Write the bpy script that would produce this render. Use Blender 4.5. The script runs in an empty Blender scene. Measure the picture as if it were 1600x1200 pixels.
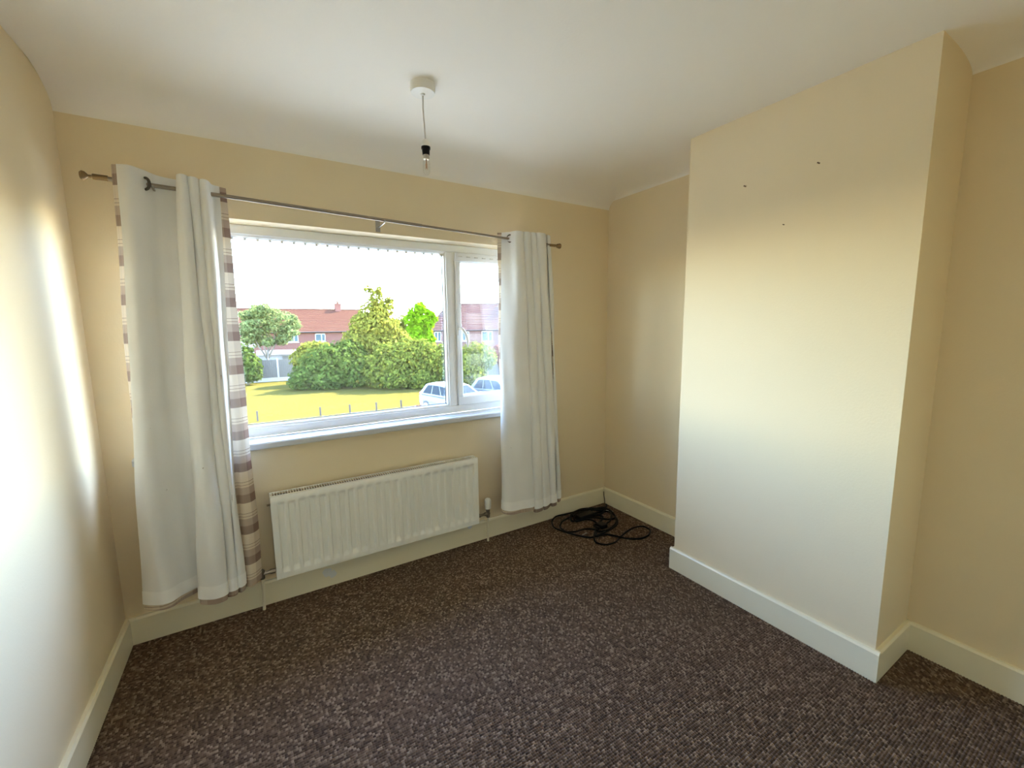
import bpy, bmesh, math, random
import numpy as np
from mathutils import Vector, Matrix

random.seed(7)
S = bpy.context.scene
C = S.collection
PI = math.pi

# ------------------------------------------------------------------ camera
CAM = np.array([0.5789, -2.4818, 1.4453]); FPX = 667.75
YAW, PITCH, ROLL = 0.5514, -0.1332, -0.012
_f = np.array([math.sin(YAW)*math.cos(PITCH), math.cos(YAW)*math.cos(PITCH), math.sin(PITCH)])
_r0 = np.array([math.cos(YAW), -math.sin(YAW), 0.0]); _u0 = np.cross(_r0, _f)
_r = _r0*math.cos(ROLL)+_u0*math.sin(ROLL); _u = -_r0*math.sin(ROLL)+_u0*math.cos(ROLL)
cam_d = bpy.data.cameras.new('camera'); cam = bpy.data.objects.new('camera', cam_d); C.objects.link(cam)
m = Matrix.Identity(4)
for i in range(3):
    m[i][0], m[i][1], m[i][2], m[i][3] = _r[i], _u[i], -_f[i], CAM[i]
cam.matrix_world = m
cam_d.sensor_width = 36; cam_d.lens = FPX/1600*36; cam_d.clip_start = .02; cam_d.clip_end = 400
S.camera = cam

# ------------------------------------------------------------------ world, sun, exposure
SUN_AZ, SUN_EL = math.radians(74), math.radians(42)   # azimuth from +Y towards +X
SKY_STRENGTH = 5.6
w = bpy.data.worlds.new('sky'); S.world = w; w.use_nodes = True
bgn = w.node_tree.nodes['Background']
sk_ = w.node_tree.nodes.new('ShaderNodeTexSky'); sk_.sky_type = 'NISHITA'; sk_.sun_disc = False
sk_.sun_elevation = SUN_EL; sk_.sun_rotation = SUN_AZ     # same direction as the sun lamp
sk_.air_density = 1.0; sk_.dust_density = 0.3; sk_.ozone_density = 1.0
tint = w.node_tree.nodes.new('ShaderNodeVectorMath'); tint.operation = 'MULTIPLY'; tint.inputs[1].default_value = (1.0, .99, 1.10)
w.node_tree.links.new(sk_.outputs[0], tint.inputs[0]); w.node_tree.links.new(tint.outputs[0], bgn.inputs[0]); bgn.inputs[1].default_value = SKY_STRENGTH
SUN_TO = Vector((math.sin(SUN_AZ)*math.cos(SUN_EL), math.cos(SUN_AZ)*math.cos(SUN_EL), math.sin(SUN_EL)))
sd = bpy.data.lights.new('sun', 'SUN'); so = bpy.data.objects.new('sun', sd); C.objects.link(so)
sd.energy = 62.0; sd.color = (1.0, .90, .72); sd.angle = math.radians(.6)
so.rotation_euler = SUN_TO.to_track_quat('Z', 'Y').to_euler(); so.location = (30, 12, 30)
# sampling portal in the window opening (emits nothing, only guides sky sampling)
pd = bpy.data.lights.new('window_portal', 'AREA'); po = bpy.data.objects.new('window_portal', pd); C.objects.link(po)
pd.shape = 'RECTANGLE'; pd.size = 2.16; pd.size_y = 1.05; pd.cycles.is_portal = True
po.location = (1.285, .20, 1.42); po.rotation_euler = (-PI/2, 0, 0)
S.view_settings.view_transform = 'Standard'; S.view_settings.look = 'None'
S.view_settings.exposure = 0.45; S.view_settings.gamma = 1.0; S.view_settings.use_curve_mapping = False
S.cycles.max_bounces = 16; S.cycles.diffuse_bounces = 12; S.cycles.transparent_max_bounces = 24
S.cycles.caustics_reflective = False; S.cycles.caustics_refractive = False
S.cycles.use_denoising = True; S.cycles.sample_clamp_indirect = 30

# ------------------------------------------------------------------ helpers
def ray(px, py):
    return _f + (px-800)/FPX*_r - (py-600)/FPX*_u
def at(px, py, Y):
    d = ray(px, py); t = (Y-CAM[1])/d[1]; return CAM+t*d
def on_floor(px, py, z=0.0):
    d = ray(px, py); t = (z-CAM[2])/d[2]; return CAM+t*d

class MB:
    def __init__(s): s.v = []; s.f = []; s.uv = None
    def add(s, vs, fs):
        o = len(s.v); s.v += [tuple(map(float, p)) for p in vs]; s.f += [tuple(o+i for i in f) for f in fs]; return s
    def box(s, x0, x1, y0, y1, z0, z1):
        return s.add([(x0,y0,z0),(x1,y0,z0),(x1,y1,z0),(x0,y1,z0),(x0,y0,z1),(x1,y0,z1),(x1,y1,z1),(x0,y1,z1)],
                     [(0,3,2,1),(4,5,6,7),(0,1,5,4),(1,2,6,5),(2,3,7,6),(3,0,4,7)])
    def prism(s, poly, axis, a, b):
        """poly in the two other axes (x:(y,z) y:(x,z) z:(x,y)), extruded a..b along axis"""
        n = len(poly)
        def P(p, t):
            return {'x': (t, p[0], p[1]), 'y': (p[0], t, p[1]), 'z': (p[0], p[1], t)}[axis]
        vs = [P(p, a) for p in poly]+[P(p, b) for p in poly]
        fs = [tuple(range(n)), tuple(range(2*n-1, n-1, -1))]+[(i, i+n, (i+1) % n+n, (i+1) % n) for i in range(n)]
        return s.add(vs, fs)
    def tube(s, pts, r, n=8, cap=True):
        pts = [Vector(p) for p in pts]; rs = r if isinstance(r, (list, tuple)) else [r]*len(pts)
        t0 = (pts[1]-pts[0]).normalized()
        nrm = t0.orthogonal().normalized(); vs = []; fs = []
        for i, p in enumerate(pts):
            t = (pts[min(i+1, len(pts)-1)]-pts[max(i-1, 0)])
            t = t.normalized() if t.length > 1e-9 else t0
            nrm = (nrm-t*nrm.dot(t)).normalized(); b = t.cross(nrm)
            for k in range(n):
                a = 2*PI*k/n; vs.append(p+(nrm*math.cos(a)+b*math.sin(a))*rs[i])
        for i in range(len(pts)-1):
            for k in range(n):
                fs.append((i*n+k, i*n+(k+1) % n, (i+1)*n+(k+1) % n, (i+1)*n+k))
        if cap: fs += [tuple(range(n-1, -1, -1)), tuple((len(pts)-1)*n+k for k in range(n))]
        return s.add(vs, fs)
    def lathe(s, prof, loc=(0,0,0), axis='z', n=24):
        """prof [(r, h)] revolved about axis through loc"""
        loc = Vector(loc); vs = []; fs = []
        for r, h in prof:
            for k in range(n):
                a = 2*PI*k/n; c, d = r*math.cos(a), r*math.sin(a)
                vs.append(loc+Vector({'z': (c, d, h), 'x': (h, c, d), 'y': (c, h, d)}[axis]))
        for i in range(len(prof)-1):
            for k in range(n):
                q = (i*n+k, i*n+(k+1) % n, (i+1)*n+(k+1) % n, (i+1)*n+k)
                fs.append(q)
        fs += [tuple(range(n)), tuple((len(prof)-1)*n+k for k in range(n))]
        return s.add(vs, fs)
    def torus(s, R, r, loc, nrm, n=24, k=8):
        nrm = Vector(nrm).normalized(); a = nrm.orthogonal().normalized(); b = nrm.cross(a); vs = []; fs = []
        for i in range(n):
            t = 2*PI*i/n; d = a*math.cos(t)+b*math.sin(t)
            for j in range(k):
                q = 2*PI*j/k; vs.append(Vector(loc)+d*(R+r*math.cos(q))+nrm*r*math.sin(q))
        for i in range(n):
            for j in range(k): fs.append((i*k+j, ((i+1) % n)*k+j, ((i+1) % n)*k+(j+1) % k, i*k+(j+1) % k))
        return s.add(vs, fs)
    def build(s, name, mat, parent=None, smooth=False, bevel=0, loc=None, uv=None, recalc=True):
        me = bpy.data.meshes.new(name); me.from_pydata(s.v, [], s.f); me.update()
        if recalc:
            bm = bmesh.new(); bm.from_mesh(me); bmesh.ops.recalc_face_normals(bm, faces=bm.faces[:]); bm.to_mesh(me); bm.free()
        if uv is not None:
            L = me.uv_layers.new(name='UVMap')
            idx = np.empty(len(me.loops), dtype=np.int32); me.loops.foreach_get('vertex_index', idx)
            L.data.foreach_set('uv', np.asarray(uv, dtype=np.float32)[idx].ravel())
        if smooth:
            me.polygons.foreach_set('use_smooth', [True]*len(me.polygons))
            if smooth is not True: me.set_sharp_from_angle(angle=math.radians(smooth))
        me.materials.append(mat)
        o = bpy.data.objects.new(name, me); C.objects.link(o)
        if loc is not None: o.location = loc
        if parent is not None: o.parent = parent
        if bevel:
            b = o.modifiers.new('bevel', 'BEVEL'); b.width = bevel; b.segments = 2; b.limit_method = 'ANGLE'
        return o

def tag(o, label=None, cat=None, group=None, kind=None):
    if label: o['label'] = label
    if cat: o['category'] = cat
    if group: o['group'] = group
    if kind: o['kind'] = kind
    return o
def empty(name, loc, label, cat, group=None, rz=0):
    o = bpy.data.objects.new(name, None); C.objects.link(o); o.location = loc; o.rotation_euler.z = rz
    o.empty_display_size = .1
    return tag(o, label, cat, group)
def struct(o): o['kind'] = 'structure'; return o

# ------------------------------------------------------------------ materials
def new_mat(name):
    m = bpy.data.materials.new(name); m.use_nodes = True
    return m, m.node_tree, m.node_tree.nodes['Principled BSDF']
def N(nt, typ, **kw):
    n = nt.nodes.new(typ)
    for k, v in kw.items():
        if k == 'inp':
            for a, b in v.items(): n.inputs[a].default_value = b
        else: setattr(n, k, v)
    return n
def coords(nt, scale=(1,1,1), kind='Object'):
    tc = N(nt, 'ShaderNodeTexCoord'); mp = N(nt, 'ShaderNodeMapping'); mp.inputs['Scale'].default_value = scale
    nt.links.new(tc.outputs[kind], mp.inputs[0]); return mp.outputs[0]
def mixc(nt, fac, a, b, blend='MIX'):
    n = N(nt, 'ShaderNodeMix', data_type='RGBA', blend_type=blend)
    if isinstance(fac, (int, float)): n.inputs[0].default_value = fac
    else: nt.links.new(fac, n.inputs[0])
    for i, c in ((6, a), (7, b)):
        if isinstance(c, tuple): n.inputs[i].default_value = (*c, 1)
        else: nt.links.new(c, n.inputs[i])
    return n.outputs[2]
def ramp(nt, fac, stops, interp='LINEAR'):
    n = N(nt, 'ShaderNodeValToRGB'); n.color_ramp.interpolation = interp
    e = n.color_ramp.elements
    while len(e) < len(stops): e.new(.5)
    for x, (p, c) in zip(e, stops):
        x.position = p; x.color = (*c, 1) if len(c) == 3 else c
    nt.links.new(fac, n.inputs[0]); return n.outputs[0]
def math_(nt, op, a, b=None, c=None):
    n = N(nt, 'ShaderNodeMath', operation=op)
    for i, x in enumerate((a, b, c)):
        if x is None: continue
        if isinstance(x, (int, float)): n.inputs[i].default_value = x
        else: nt.links.new(x, n.inputs[i])
    return n.outputs[0]
def noise(nt, vec, scale, detail=3, rough=.5):
    n = N(nt, 'ShaderNodeTexNoise'); n.inputs['Scale'].default_value = scale; n.inputs['Detail'].default_value = detail
    n.inputs['Roughness'].default_value = rough; nt.links.new(vec, n.inputs['Vector']); return n.outputs[0]
def bump(nt, bsdf, h, strength, dist):
    b = N(nt, 'ShaderNodeBump'); b.inputs['Strength'].default_value = strength; b.inputs['Distance'].default_value = dist
    nt.links.new(h, b.inputs['Height']); nt.links.new(b.outputs[0], bsdf.inputs['Normal'])
def plain(name, col, rough=.5, metal=0, var=.06, vscale=8, bmp=None, spec=.5):
    m, nt, b = new_mat(name); v = coords(nt)
    f = noise(nt, v, vscale, 3)
    c1 = tuple(max(0, x*(1-var)) for x in col); c2 = tuple(min(1, x*(1+var)) for x in col)
    nt.links.new(mixc(nt, f, c1, c2), b.inputs['Base Color'])
    b.inputs['Roughness'].default_value = rough; b.inputs['Metallic'].default_value = metal
    b.inputs['Specular IOR Level'].default_value = spec
    if bmp: bump(nt, b, noise(nt, v, bmp[0], 4, .6), bmp[1], bmp[2])
    return m

M = {}
M['wall'] = plain('cream_wall_paint', (.79, .67, .46), .6, var=.02, vscale=1.5, bmp=(120, .25, .002), spec=.3)
M['ceiling'] = plain('ceiling_paint', (.87, .83, .76), .7, var=.015, vscale=1.2, bmp=(90, .25, .002), spec=.2)
M['skirting'] = plain('cream_gloss_skirting', (.83, .77, .58), .32, var=.03, vscale=6, bmp=(40, .15, .002))
M['upvc'] = plain('white_upvc', (.80, .80, .78), .35, var=.015)
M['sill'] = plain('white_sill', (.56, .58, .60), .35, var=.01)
M['gasket'] = plain('grey_gasket', (.10, .10, .11), .6)
M['rad'] = plain('radiator_enamel', (.87, .87, .82), .32, var=.015)
M['chrome'] = plain('worn_chrome', (.45, .42, .38), .28, 1, var=.25, vscale=60)
M['brass'] = plain('tarnished_valve_metal', (.20, .16, .12), .4, 1, var=.3, vscale=80)
M['plastic'] = plain('white_plastic', (.80, .78, .72), .35, var=.02)
M['pipe'] = plain('cream_painted_pipe', (.78, .72, .56), .4, var=.04)
M['black'] = plain('black_plastic', (.008, .0075, .008), .45, var=.3, spec=.2)
M['cable'] = plain('black_cable', (.006, .0055, .0055), .5, var=.2, spec=.15)
M['rod'] = plain('brushed_bronze_rod', (.30, .25, .20), .33, .9, var=.12, vscale=40)
M['finial'] = plain('antique_brass', (.28, .19, .10), .35, .9, var=.2, vscale=60)
M['bulbcap'] = plain('lamp_cap_metal', (.50, .44, .34), .35, 1, var=.1)
M['hem'] = plain('white_hem_cloth', (.93, .93, .92), .85, var=.03, vscale=30, spec=.1)
M['screw'] = plain('rusty_screw', (.16, .10, .06), .5, .6, var=.3, vscale=200)

def skirting_front_mat():
    m = M['skirting'].copy(); m.name = 'cream_skirting_with_filler'; nt = m.node_tree; b = nt.nodes['Principled BSDF']
    src = b.inputs['Base Color'].links[0].from_socket
    tc = N(nt, 'ShaderNodeTexCoord'); fac = None
    for (x, z, r) in ((.86, .085, .035), (.885, .07, .03), (1.75, .12, .025)):
        d = N(nt, 'ShaderNodeVectorMath', operation='DISTANCE'); d.inputs[1].default_value = (x, -.018, z)
        nt.links.new(tc.outputs['Object'], d.inputs[0])
        n = noise(nt, tc.outputs['Object'], 45, 3)
        e = math_(nt, 'ADD', d.outputs['Value'], math_(nt, 'MULTIPLY', n, .03))
        k = math_(nt, 'LESS_THAN', e, r+.006)
        fac = k if fac is None else math_(nt, 'MAXIMUM', fac, k)
    nt.links.new(mixc(nt, fac, src, (.72, .74, .74)), b.inputs['Base Color']); return m
M['skirting_front'] = skirting_front_mat()

def carpet_mat():
    m, nt, b = new_mat('brown_loop_carpet')
    v = coords(nt, (1/.0085, 1/.0095, 0))
    vo = N(nt, 'ShaderNodeTexVoronoi', voronoi_dimensions='2D'); vo.inputs['Scale'].default_value = 1; vo.inputs['Randomness'].default_value = .45
    nt.links.new(v, vo.inputs['Vector'])
    wn = N(nt, 'ShaderNodeTexWhiteNoise', noise_dimensions='3D'); nt.links.new(vo.outputs['Position'], wn.inputs['Vector'])
    base = ramp(nt, wn.outputs['Value'], [(0, (.050, .029, .019)), (.45, (.122, .077, .051)), (.8, (.196, .130, .089)), (.97, (.35, .255, .185))])
    v2 = coords(nt); big = noise(nt, v2, 2.2, 4, .6)
    base = mixc(nt, math_(nt, 'MULTIPLY', big, .5), base, (.115, .075, .050))
    hgt = math_(nt, 'SUBTRACT', 1.0, vo.outputs['Distance'])
    fib = noise(nt, v2, 900, 2)
    hgt = math_(nt, 'ADD', hgt, math_(nt, 'MULTIPLY', fib, .3))
    # pale lint and worn spots
    lint = noise(nt, v2, 7.5, 5, .62)
    lf = ramp(nt, lint, [(.70, (0,0,0)), (.80, (.45,.45,.45))])
    base = mixc(nt, lf, base, (.26, .20, .165))
    nt.links.new(base, b.inputs['Base Color']); b.inputs['Roughness'].default_value = .95; b.inputs['Specular IOR Level'].default_value = .12
    b.inputs['Sheen Weight'].default_value = .03; b.inputs['Sheen Roughness'].default_value = .6
    bump(nt, b, hgt, 1.0, .004); return m
M['carpet'] = carpet_mat()

def cloth(name, col_socket_fn, transl):
    m, nt, b = new_mat(name); nt.nodes.remove(b); out = nt.nodes['Material Output']
    d = N(nt, 'ShaderNodeBsdfDiffuse'); t = N(nt, 'ShaderNodeBsdfTranslucent'); mx = N(nt, 'ShaderNodeMixShader')
    mx.inputs[0].default_value = transl
    c = col_socket_fn(nt)
    nt.links.new(c, d.inputs[0]); nt.links.new(c, t.inputs[0])
    nt.links.new(d.outputs[0], mx.inputs[1]); nt.links.new(t.outputs[0], mx.inputs[2]); nt.links.new(mx.outputs[0], out.inputs[0])
    bp = N(nt, 'ShaderNodeBump'); bp.inputs['Strength'].default_value = .25; bp.inputs['Distance'].default_value = .004
    nt.links.new(noise(nt, coords(nt), 28, 4, .6), bp.inputs['Height']); nt.links.new(bp.outputs[0], d.inputs['Normal'])
    return m
def lining_col(nt):
    f = noise(nt, coords(nt), 6, 4)
    c = mixc(nt, f, (.84, .84, .83), (.89, .89, .88))
    sp = noise(nt, coords(nt), 55, 2)
    return mixc(nt, ramp(nt, sp, [(.79, (0,0,0)), (.80, (1,1,1))]), c, (.30, .26, .22))
def plaid_col(nt):
    tc = N(nt, 'ShaderNodeTexCoord'); sx = N(nt, 'ShaderNodeSeparateXYZ'); nt.links.new(tc.outputs['UV'], sx.inputs[0])
    P = .155
    def bands(sock):
        f = math_(nt, 'FRACT', math_(nt, 'DIVIDE', sock, P))
        return ramp(nt, f, [(0, (.27,.185,.15)), (.27, (.46,.36,.29)), (.50, (.73,.63,.49)), (.56, (.30,.21,.16)), (.575, (.73,.63,.49)),
                            (.66, (.30,.21,.16)), (.675, (.75,.65,.51))], 'CONSTANT')
    h = bands(sx.outputs[1]); vv = bands(math_(nt, 'ADD', sx.outputs[0], .095))
    return mixc(nt, .20, h, vv)
M['lining'] = cloth('curtain_lining', lining_col, .09)
M['plaid'] = cloth('plaid_face_cloth', plaid_col, .10)

def schlick(nt):
    lw = N(nt, 'ShaderNodeLayerWeight'); lw.inputs[0].default_value = .5
    return math_(nt, 'MULTIPLY_ADD', math_(nt, 'POWER', lw.outputs['Facing'], 4.0), .94, .04)
def glass_mat():
    m, nt, b = new_mat('window_glass'); nt.nodes.remove(b); out = nt.nodes['Material Output']
    t = N(nt, 'ShaderNodeBsdfTransparent'); g = N(nt, 'ShaderNodeBsdfGlossy'); g.inputs['Roughness'].default_value = .02
    t.inputs[0].default_value = (.97, .985, .975, 1)
    mx = N(nt, 'ShaderNodeMixShader')
    nt.links.new(schlick(nt), mx.inputs[0]); nt.links.new(t.outputs[0], mx.inputs[1]); nt.links.new(g.outputs[0], mx.inputs[2])
    nt.links.new(mx.outputs[0], out.inputs[0]); return m
M['glass'] = glass_mat()

# ------------------------------------------------------------------ room shell
RW, RB, YB1, YB2, YBACK, H = 2.985, 2.643, -.946, -1.909, -3.05, 2.41
HC_W = 2.308; HS = .1325; SK = .018; SLANT = -.0159
OX0, OX1, OZ0, OZ1 = .20, 2.33, .846, 1.968      # window opening
T = .32
def lx(y): return SLANT*(-y)                      # left wall flares slightly

struct(MB().box(-.5, RW+.3, YBACK-.2, T, -.22, 0).build('floor', plain('floor_board', (.30, .22, .15), .8)))
struct(MB().box(-.5, RW+.3, YBACK-.2, T, H, H+.12).build('ceiling', M['ceiling']))
struct(MB().box(-.4, OX0, 0, T, 0, H).box(OX1, RW+.2, 0, T, 0, H).box(OX0, OX1, 0, T, 0, OZ0).box(OX0, OX1, 0, T, OZ1, H)
       .build('wall_front', M['wall']))
struct(MB().prism([(0, 0), (lx(YBACK), YBACK), (-.3, YBACK), (-.3, 0)], 'z', 0, H).build('wall_left', M['wall']))
struct(MB().box(RW, RW+.2, YBACK, 0, 0, H).build('wall_right', M['wall']))
struct(MB().box(-.4, RW+.2, YBACK-.2, YBACK, 0, H).build('wall_back', M['wall']))
struct(MB().box(RB, RW, YB2, YB1, 0, H).build('wall_chimney_breast', M['wall']))

def coving(name, a, b, run0, run1, axis, sgn, base):
    """concave coving: a = reach on the ceiling, b = drop on the wall"""
    prof = [(base, H), (base+sgn*a, H)]
    for k in range(1, 13):
        t = PI/2*k/12
        prof.append((base+sgn*a*(1-math.sin(t)), H-b*(1-math.cos(t))))
    return struct(MB().prism(prof, axis, run0, run1).build(name, M['ceiling'], smooth=40))
coving('trim_1', .27, H-HC_W, lx(0), RW, 'x', -1, 0.0)
def coving_right(name, y0, y1):
    a, b = .22, .045; prof = [(RW, H), (RW-a, H)]
    for k in range(1, 11):
        t = PI/2*k/10; prof.append((RW-a*(1-math.sin(t)), H-b*(1-math.cos(t))))
    return struct(MB().prism(prof, 'y', y0, y1).build(name, M['ceiling'], smooth=40))
coving_right('trim_2', YBACK, YB2); coving_right('trim_3', YB1, 0)

def skirt(name, p, q, nrm, mat='skirting', e0=0, e1=0):
    """board from p to q (xy), standing off the wall along nrm, small chamfer on top"""
    p, q, n = Vector(p), Vector(q), Vector(nrm); d = (q-p).normalized(); p = p-d*e0; q = q+d*e1
    prof = [(0, 0), (SK, 0), (SK, HS-.010), (SK-.006, HS-.001), (SK-.010, HS), (0, HS)]
    vs = [(*(p+n*a), z) for a, z in prof]+[(*(q+n*a), z) for a, z in prof]; k = len(prof)
    fs = [tuple(range(k)), tuple(range(2*k-1, k-1, -1))]+[(i, i+k, (i+1) % k+k, (i+1) % k) for i in range(k)]
    return struct(MB().add(vs, fs).build(name, M[mat], smooth=30))
skirt('baseboard_front', (0, 0), (RW, 0), (0, -1), 'skirting_front')
skirt('baseboard_left', (lx(YBACK), YBACK), (0, 0), (1, -SLANT))
skirt('baseboard_right', (RW, YB1), (RW, 0), (-1, 0))
skirt('baseboard_chimney_end', (RB, YB1), (RW, YB1), (0, 1))
skirt('baseboard_chimney', (RB, YB2), (RB, YB1), (-1, 0), e0=SK, e1=SK)
skirt('baseboard_chimney_side', (RB, YB2), (RW, YB2), (0, -1))
skirt('baseboard_alcove', (RW, YBACK), (RW, YB2), (-1, 0))

# carpet: real ribs running along the window wall, loops in the material
def carpet():
    pitch = .0095; ys = []; y = YBACK
    prof = [(0, 0), (.22, .0024), (.5, .0034), (.78, .0024)]
    vs = []; fs = []; rows = []
    while y < -.002:
        for a, z in prof: rows.append((min(y+a*pitch, 0), z+.0006))
        y += pitch
    xs = [-.06, 1.0, 2.0, RW]
    for (yy, z) in rows:
        for x in xs: vs.append((x, yy, z))
    n = len(xs)
    for i in range(len(rows)-1):
        for k in range(n-1): fs.append((i*n+k, i*n+k+1, (i+1)*n+k+1, (i+1)*n+k))
    o = MB().add(vs, fs).build('carpet', M['carpet'], smooth=True)
    return tag(o, 'dark brown ribbed loop-pile carpet covering the whole floor', 'carpet', kind='stuff')
carpet()

# ------------------------------------------------------------------ window
FY0, FY1 = .12, .19            # frame depth
FZ0, FZ1 = .878, OZ1
win = bpy.data.objects.new('window_1', None); C.objects.link(win); win.location = (1.30, .15, FZ0); win['kind'] = 'structure'
win['label'] = 'white plastic window with one wide fixed pane and a side casement'
def wpart(mb, name, mat, **k):
    o = mb.build(name, mat, **k); o.parent = win; o.matrix_parent_inverse = Matrix.Translation(-win.location); return o
GX0, GX1, GZ0, GZ1 = OX0+.055, 1.690, .932, 1.916      # fixed glass
MX0, MX1 = 1.690, 1.752                               # mullion
SX0, SX1, SZ0, SZ1 = 1.7495, OX1-.0445, .9245, 1.9235     # sash outside
fr = MB().box(OX0, OX1, FY0, FY1, FZ0, GZ0-.006).box(OX0, OX1, FY0, FY1, GZ1+.006, FZ1)
fr.box(OX0, GX0-.006, FY0, FY1, GZ0-.006, GZ1+.006).box(SX1, OX1, FY0, FY1, GZ0-.006, GZ1+.006)
wpart(fr, 'frame', M['upvc'], bevel=.004)
wpart(MB().box(MX0+.004, MX1, FY0, FY1, GZ0-.006, GZ1+.006), 'mullion', M['upvc'], bevel=.004)
def bead(x0, x1, z0, z1, wd, ya, yb):
    mb = MB()
    # four sloped glazing beads, wide towards the glass
    for (ax, a0, a1, c, s) in (('x', x0, x1, z0, 1), ('x', x0, x1, z1, -1)):
        mb.prism([(ya, c), (ya+.004, c+s*wd*.55), (yb, c+s*wd), (yb, c)], ax, a0, a1)
    for (a0, a1, c, s) in ((z0, z1, x0, 1), (z0, z1, x1, -1)):
        mb.prism([(c, ya), (c+s*wd*.55, ya+.004), (c+s*wd, yb), (c, yb)], 'z', a0, a1)
    return mb
wpart(bead(GX0-.006, GX1+.004, GZ0-.006, GZ1+.006, .016, FY0+.006, .150), 'glazing_bead', M['upvc'])
wpart(MB().box(GX0, GX1, .151, .155, GZ0, GZ1).box(GX0, GX1, .171, .175, GZ0, GZ1), 'pane', M['glass'])
wpart(MB().box(GX0+.004, GX1-.004, .1495, .1508, GZ1-.0155, GZ1-.011).box(GX1-.0155, GX1-.011, .1495, .1508, GZ0, GZ1)
      .box(GX0, GX1, .1495, .1508, GZ0+.011, GZ0+.0145), 'gasket', M['gasket'])
# casement
sash = MB()
sw = .060
sash.box(SX0+.003, SX1-.002, FY0-.014, FY1-.012, SZ0+.002, SZ0+sw).box(SX0+.003, SX1-.002, FY0-.014, FY1-.012, SZ1-sw+.006, SZ1-.002)
sash.box(SX0+.003, SX0+.036, FY0-.014, FY1-.012, SZ0+sw, SZ1-sw+.006).box(SX1-.036, SX1-.002, FY0-.014, FY1-.012, SZ0+sw, SZ1-sw+.006)
so_ = wpart(sash, 'casement', M['upvc'], bevel=.004)
def sub(mb, name, mat, par, **k):
    o = mb.build(name, mat, **k); o.parent = par; o.matrix_parent_inverse = par.matrix_world.inverted() if par is None else Matrix.Translation(-win.location) @ Matrix.Identity(4)
    o.matrix_parent_inverse = Matrix.Identity(4); return o
sub(bead(SX0+.036, SX1-.036, SZ0+sw, SZ1-sw+.006, .012, FY0-.008, .138), 'glazing_bead', M['upvc'], so_)
sub(MB().box(SX0+.036, SX1-.036, .139, .143, SZ0+sw, SZ1-sw+.006).box(SX0+.036, SX1-.036, .159, .163, SZ0+sw, SZ1-sw+.006), 'pane', M['glass'], so_)
hx = SX0+.020
hd = MB().box(hx-.012, hx+.012, FY0-.026, FY0-.014, 1.395, 1.455)
hd.tube([(hx, FY0-.026, 1.435), (hx, FY0-.048, 1.435)], .010, 10)
hd.tube([(hx, FY0-.048, 1.440), (hx+.012, FY0-.052, 1.425), (hx+.030, FY0-.056, 1.395), (hx+.040, FY0-.056, 1.355), (hx+.040, FY0-.054, 1.315)],
        [.009, .010, .009, .008, .006], 10)
sub(hd, 'handle', M['upvc'], so_, smooth=40)
# row of small white net-wire clips under the window head
cl = MB()
for k in range(26):
    x = GX0+.02+k*(GX1-GX0-.04)/25
    cl.box(x-.006, x+.006, .140, .1495, GZ1-.020, GZ1-.010)
for k in range(9):
    x = SX0+.04+k*(SX1-SX0-.08)/8
    cl.box(x-.012, x+.012, FY0-.020, FY0-.014, SZ1-.030, SZ1-.024)
wpart(cl, 'net_clips', plain('clip_white', (.62, .60, .55), .4), )
# inner sill: proud of the wall, running past the opening on both sides
sill_mb = MB().prism([(-.030, .846), (-.032, .850), (-.032, .872), (-.026, .878), (FY0, .878), (FY0, .846)], 'x', OX0, OX1)
sill_mb.prism([(-.030, .846), (-.032, .850), (-.032, .872), (-.026, .878), (-.0005, .878), (-.0005, .846)], 'x', .100, OX0)
sill_mb.prism([(-.030, .846), (-.032, .850), (-.032, .872), (-.026, .878), (-.0005, .878), (-.0005, .846)], 'x', OX1, 2.46)
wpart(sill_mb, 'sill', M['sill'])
# outside: unseen eaves added over the window, overhang deepened to block direct sun
eave_sunshade = MB().box(-1.5, RW+2, T, T+.48, 2.36, 2.44).box(-1.5, RW+2, T+.45, T+.48, 2.30, 2.36)
struct(eave_sunshade.build('trim_4', plain('eaves_sunshade_board', (.75, .75, .73), .6)))

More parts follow.
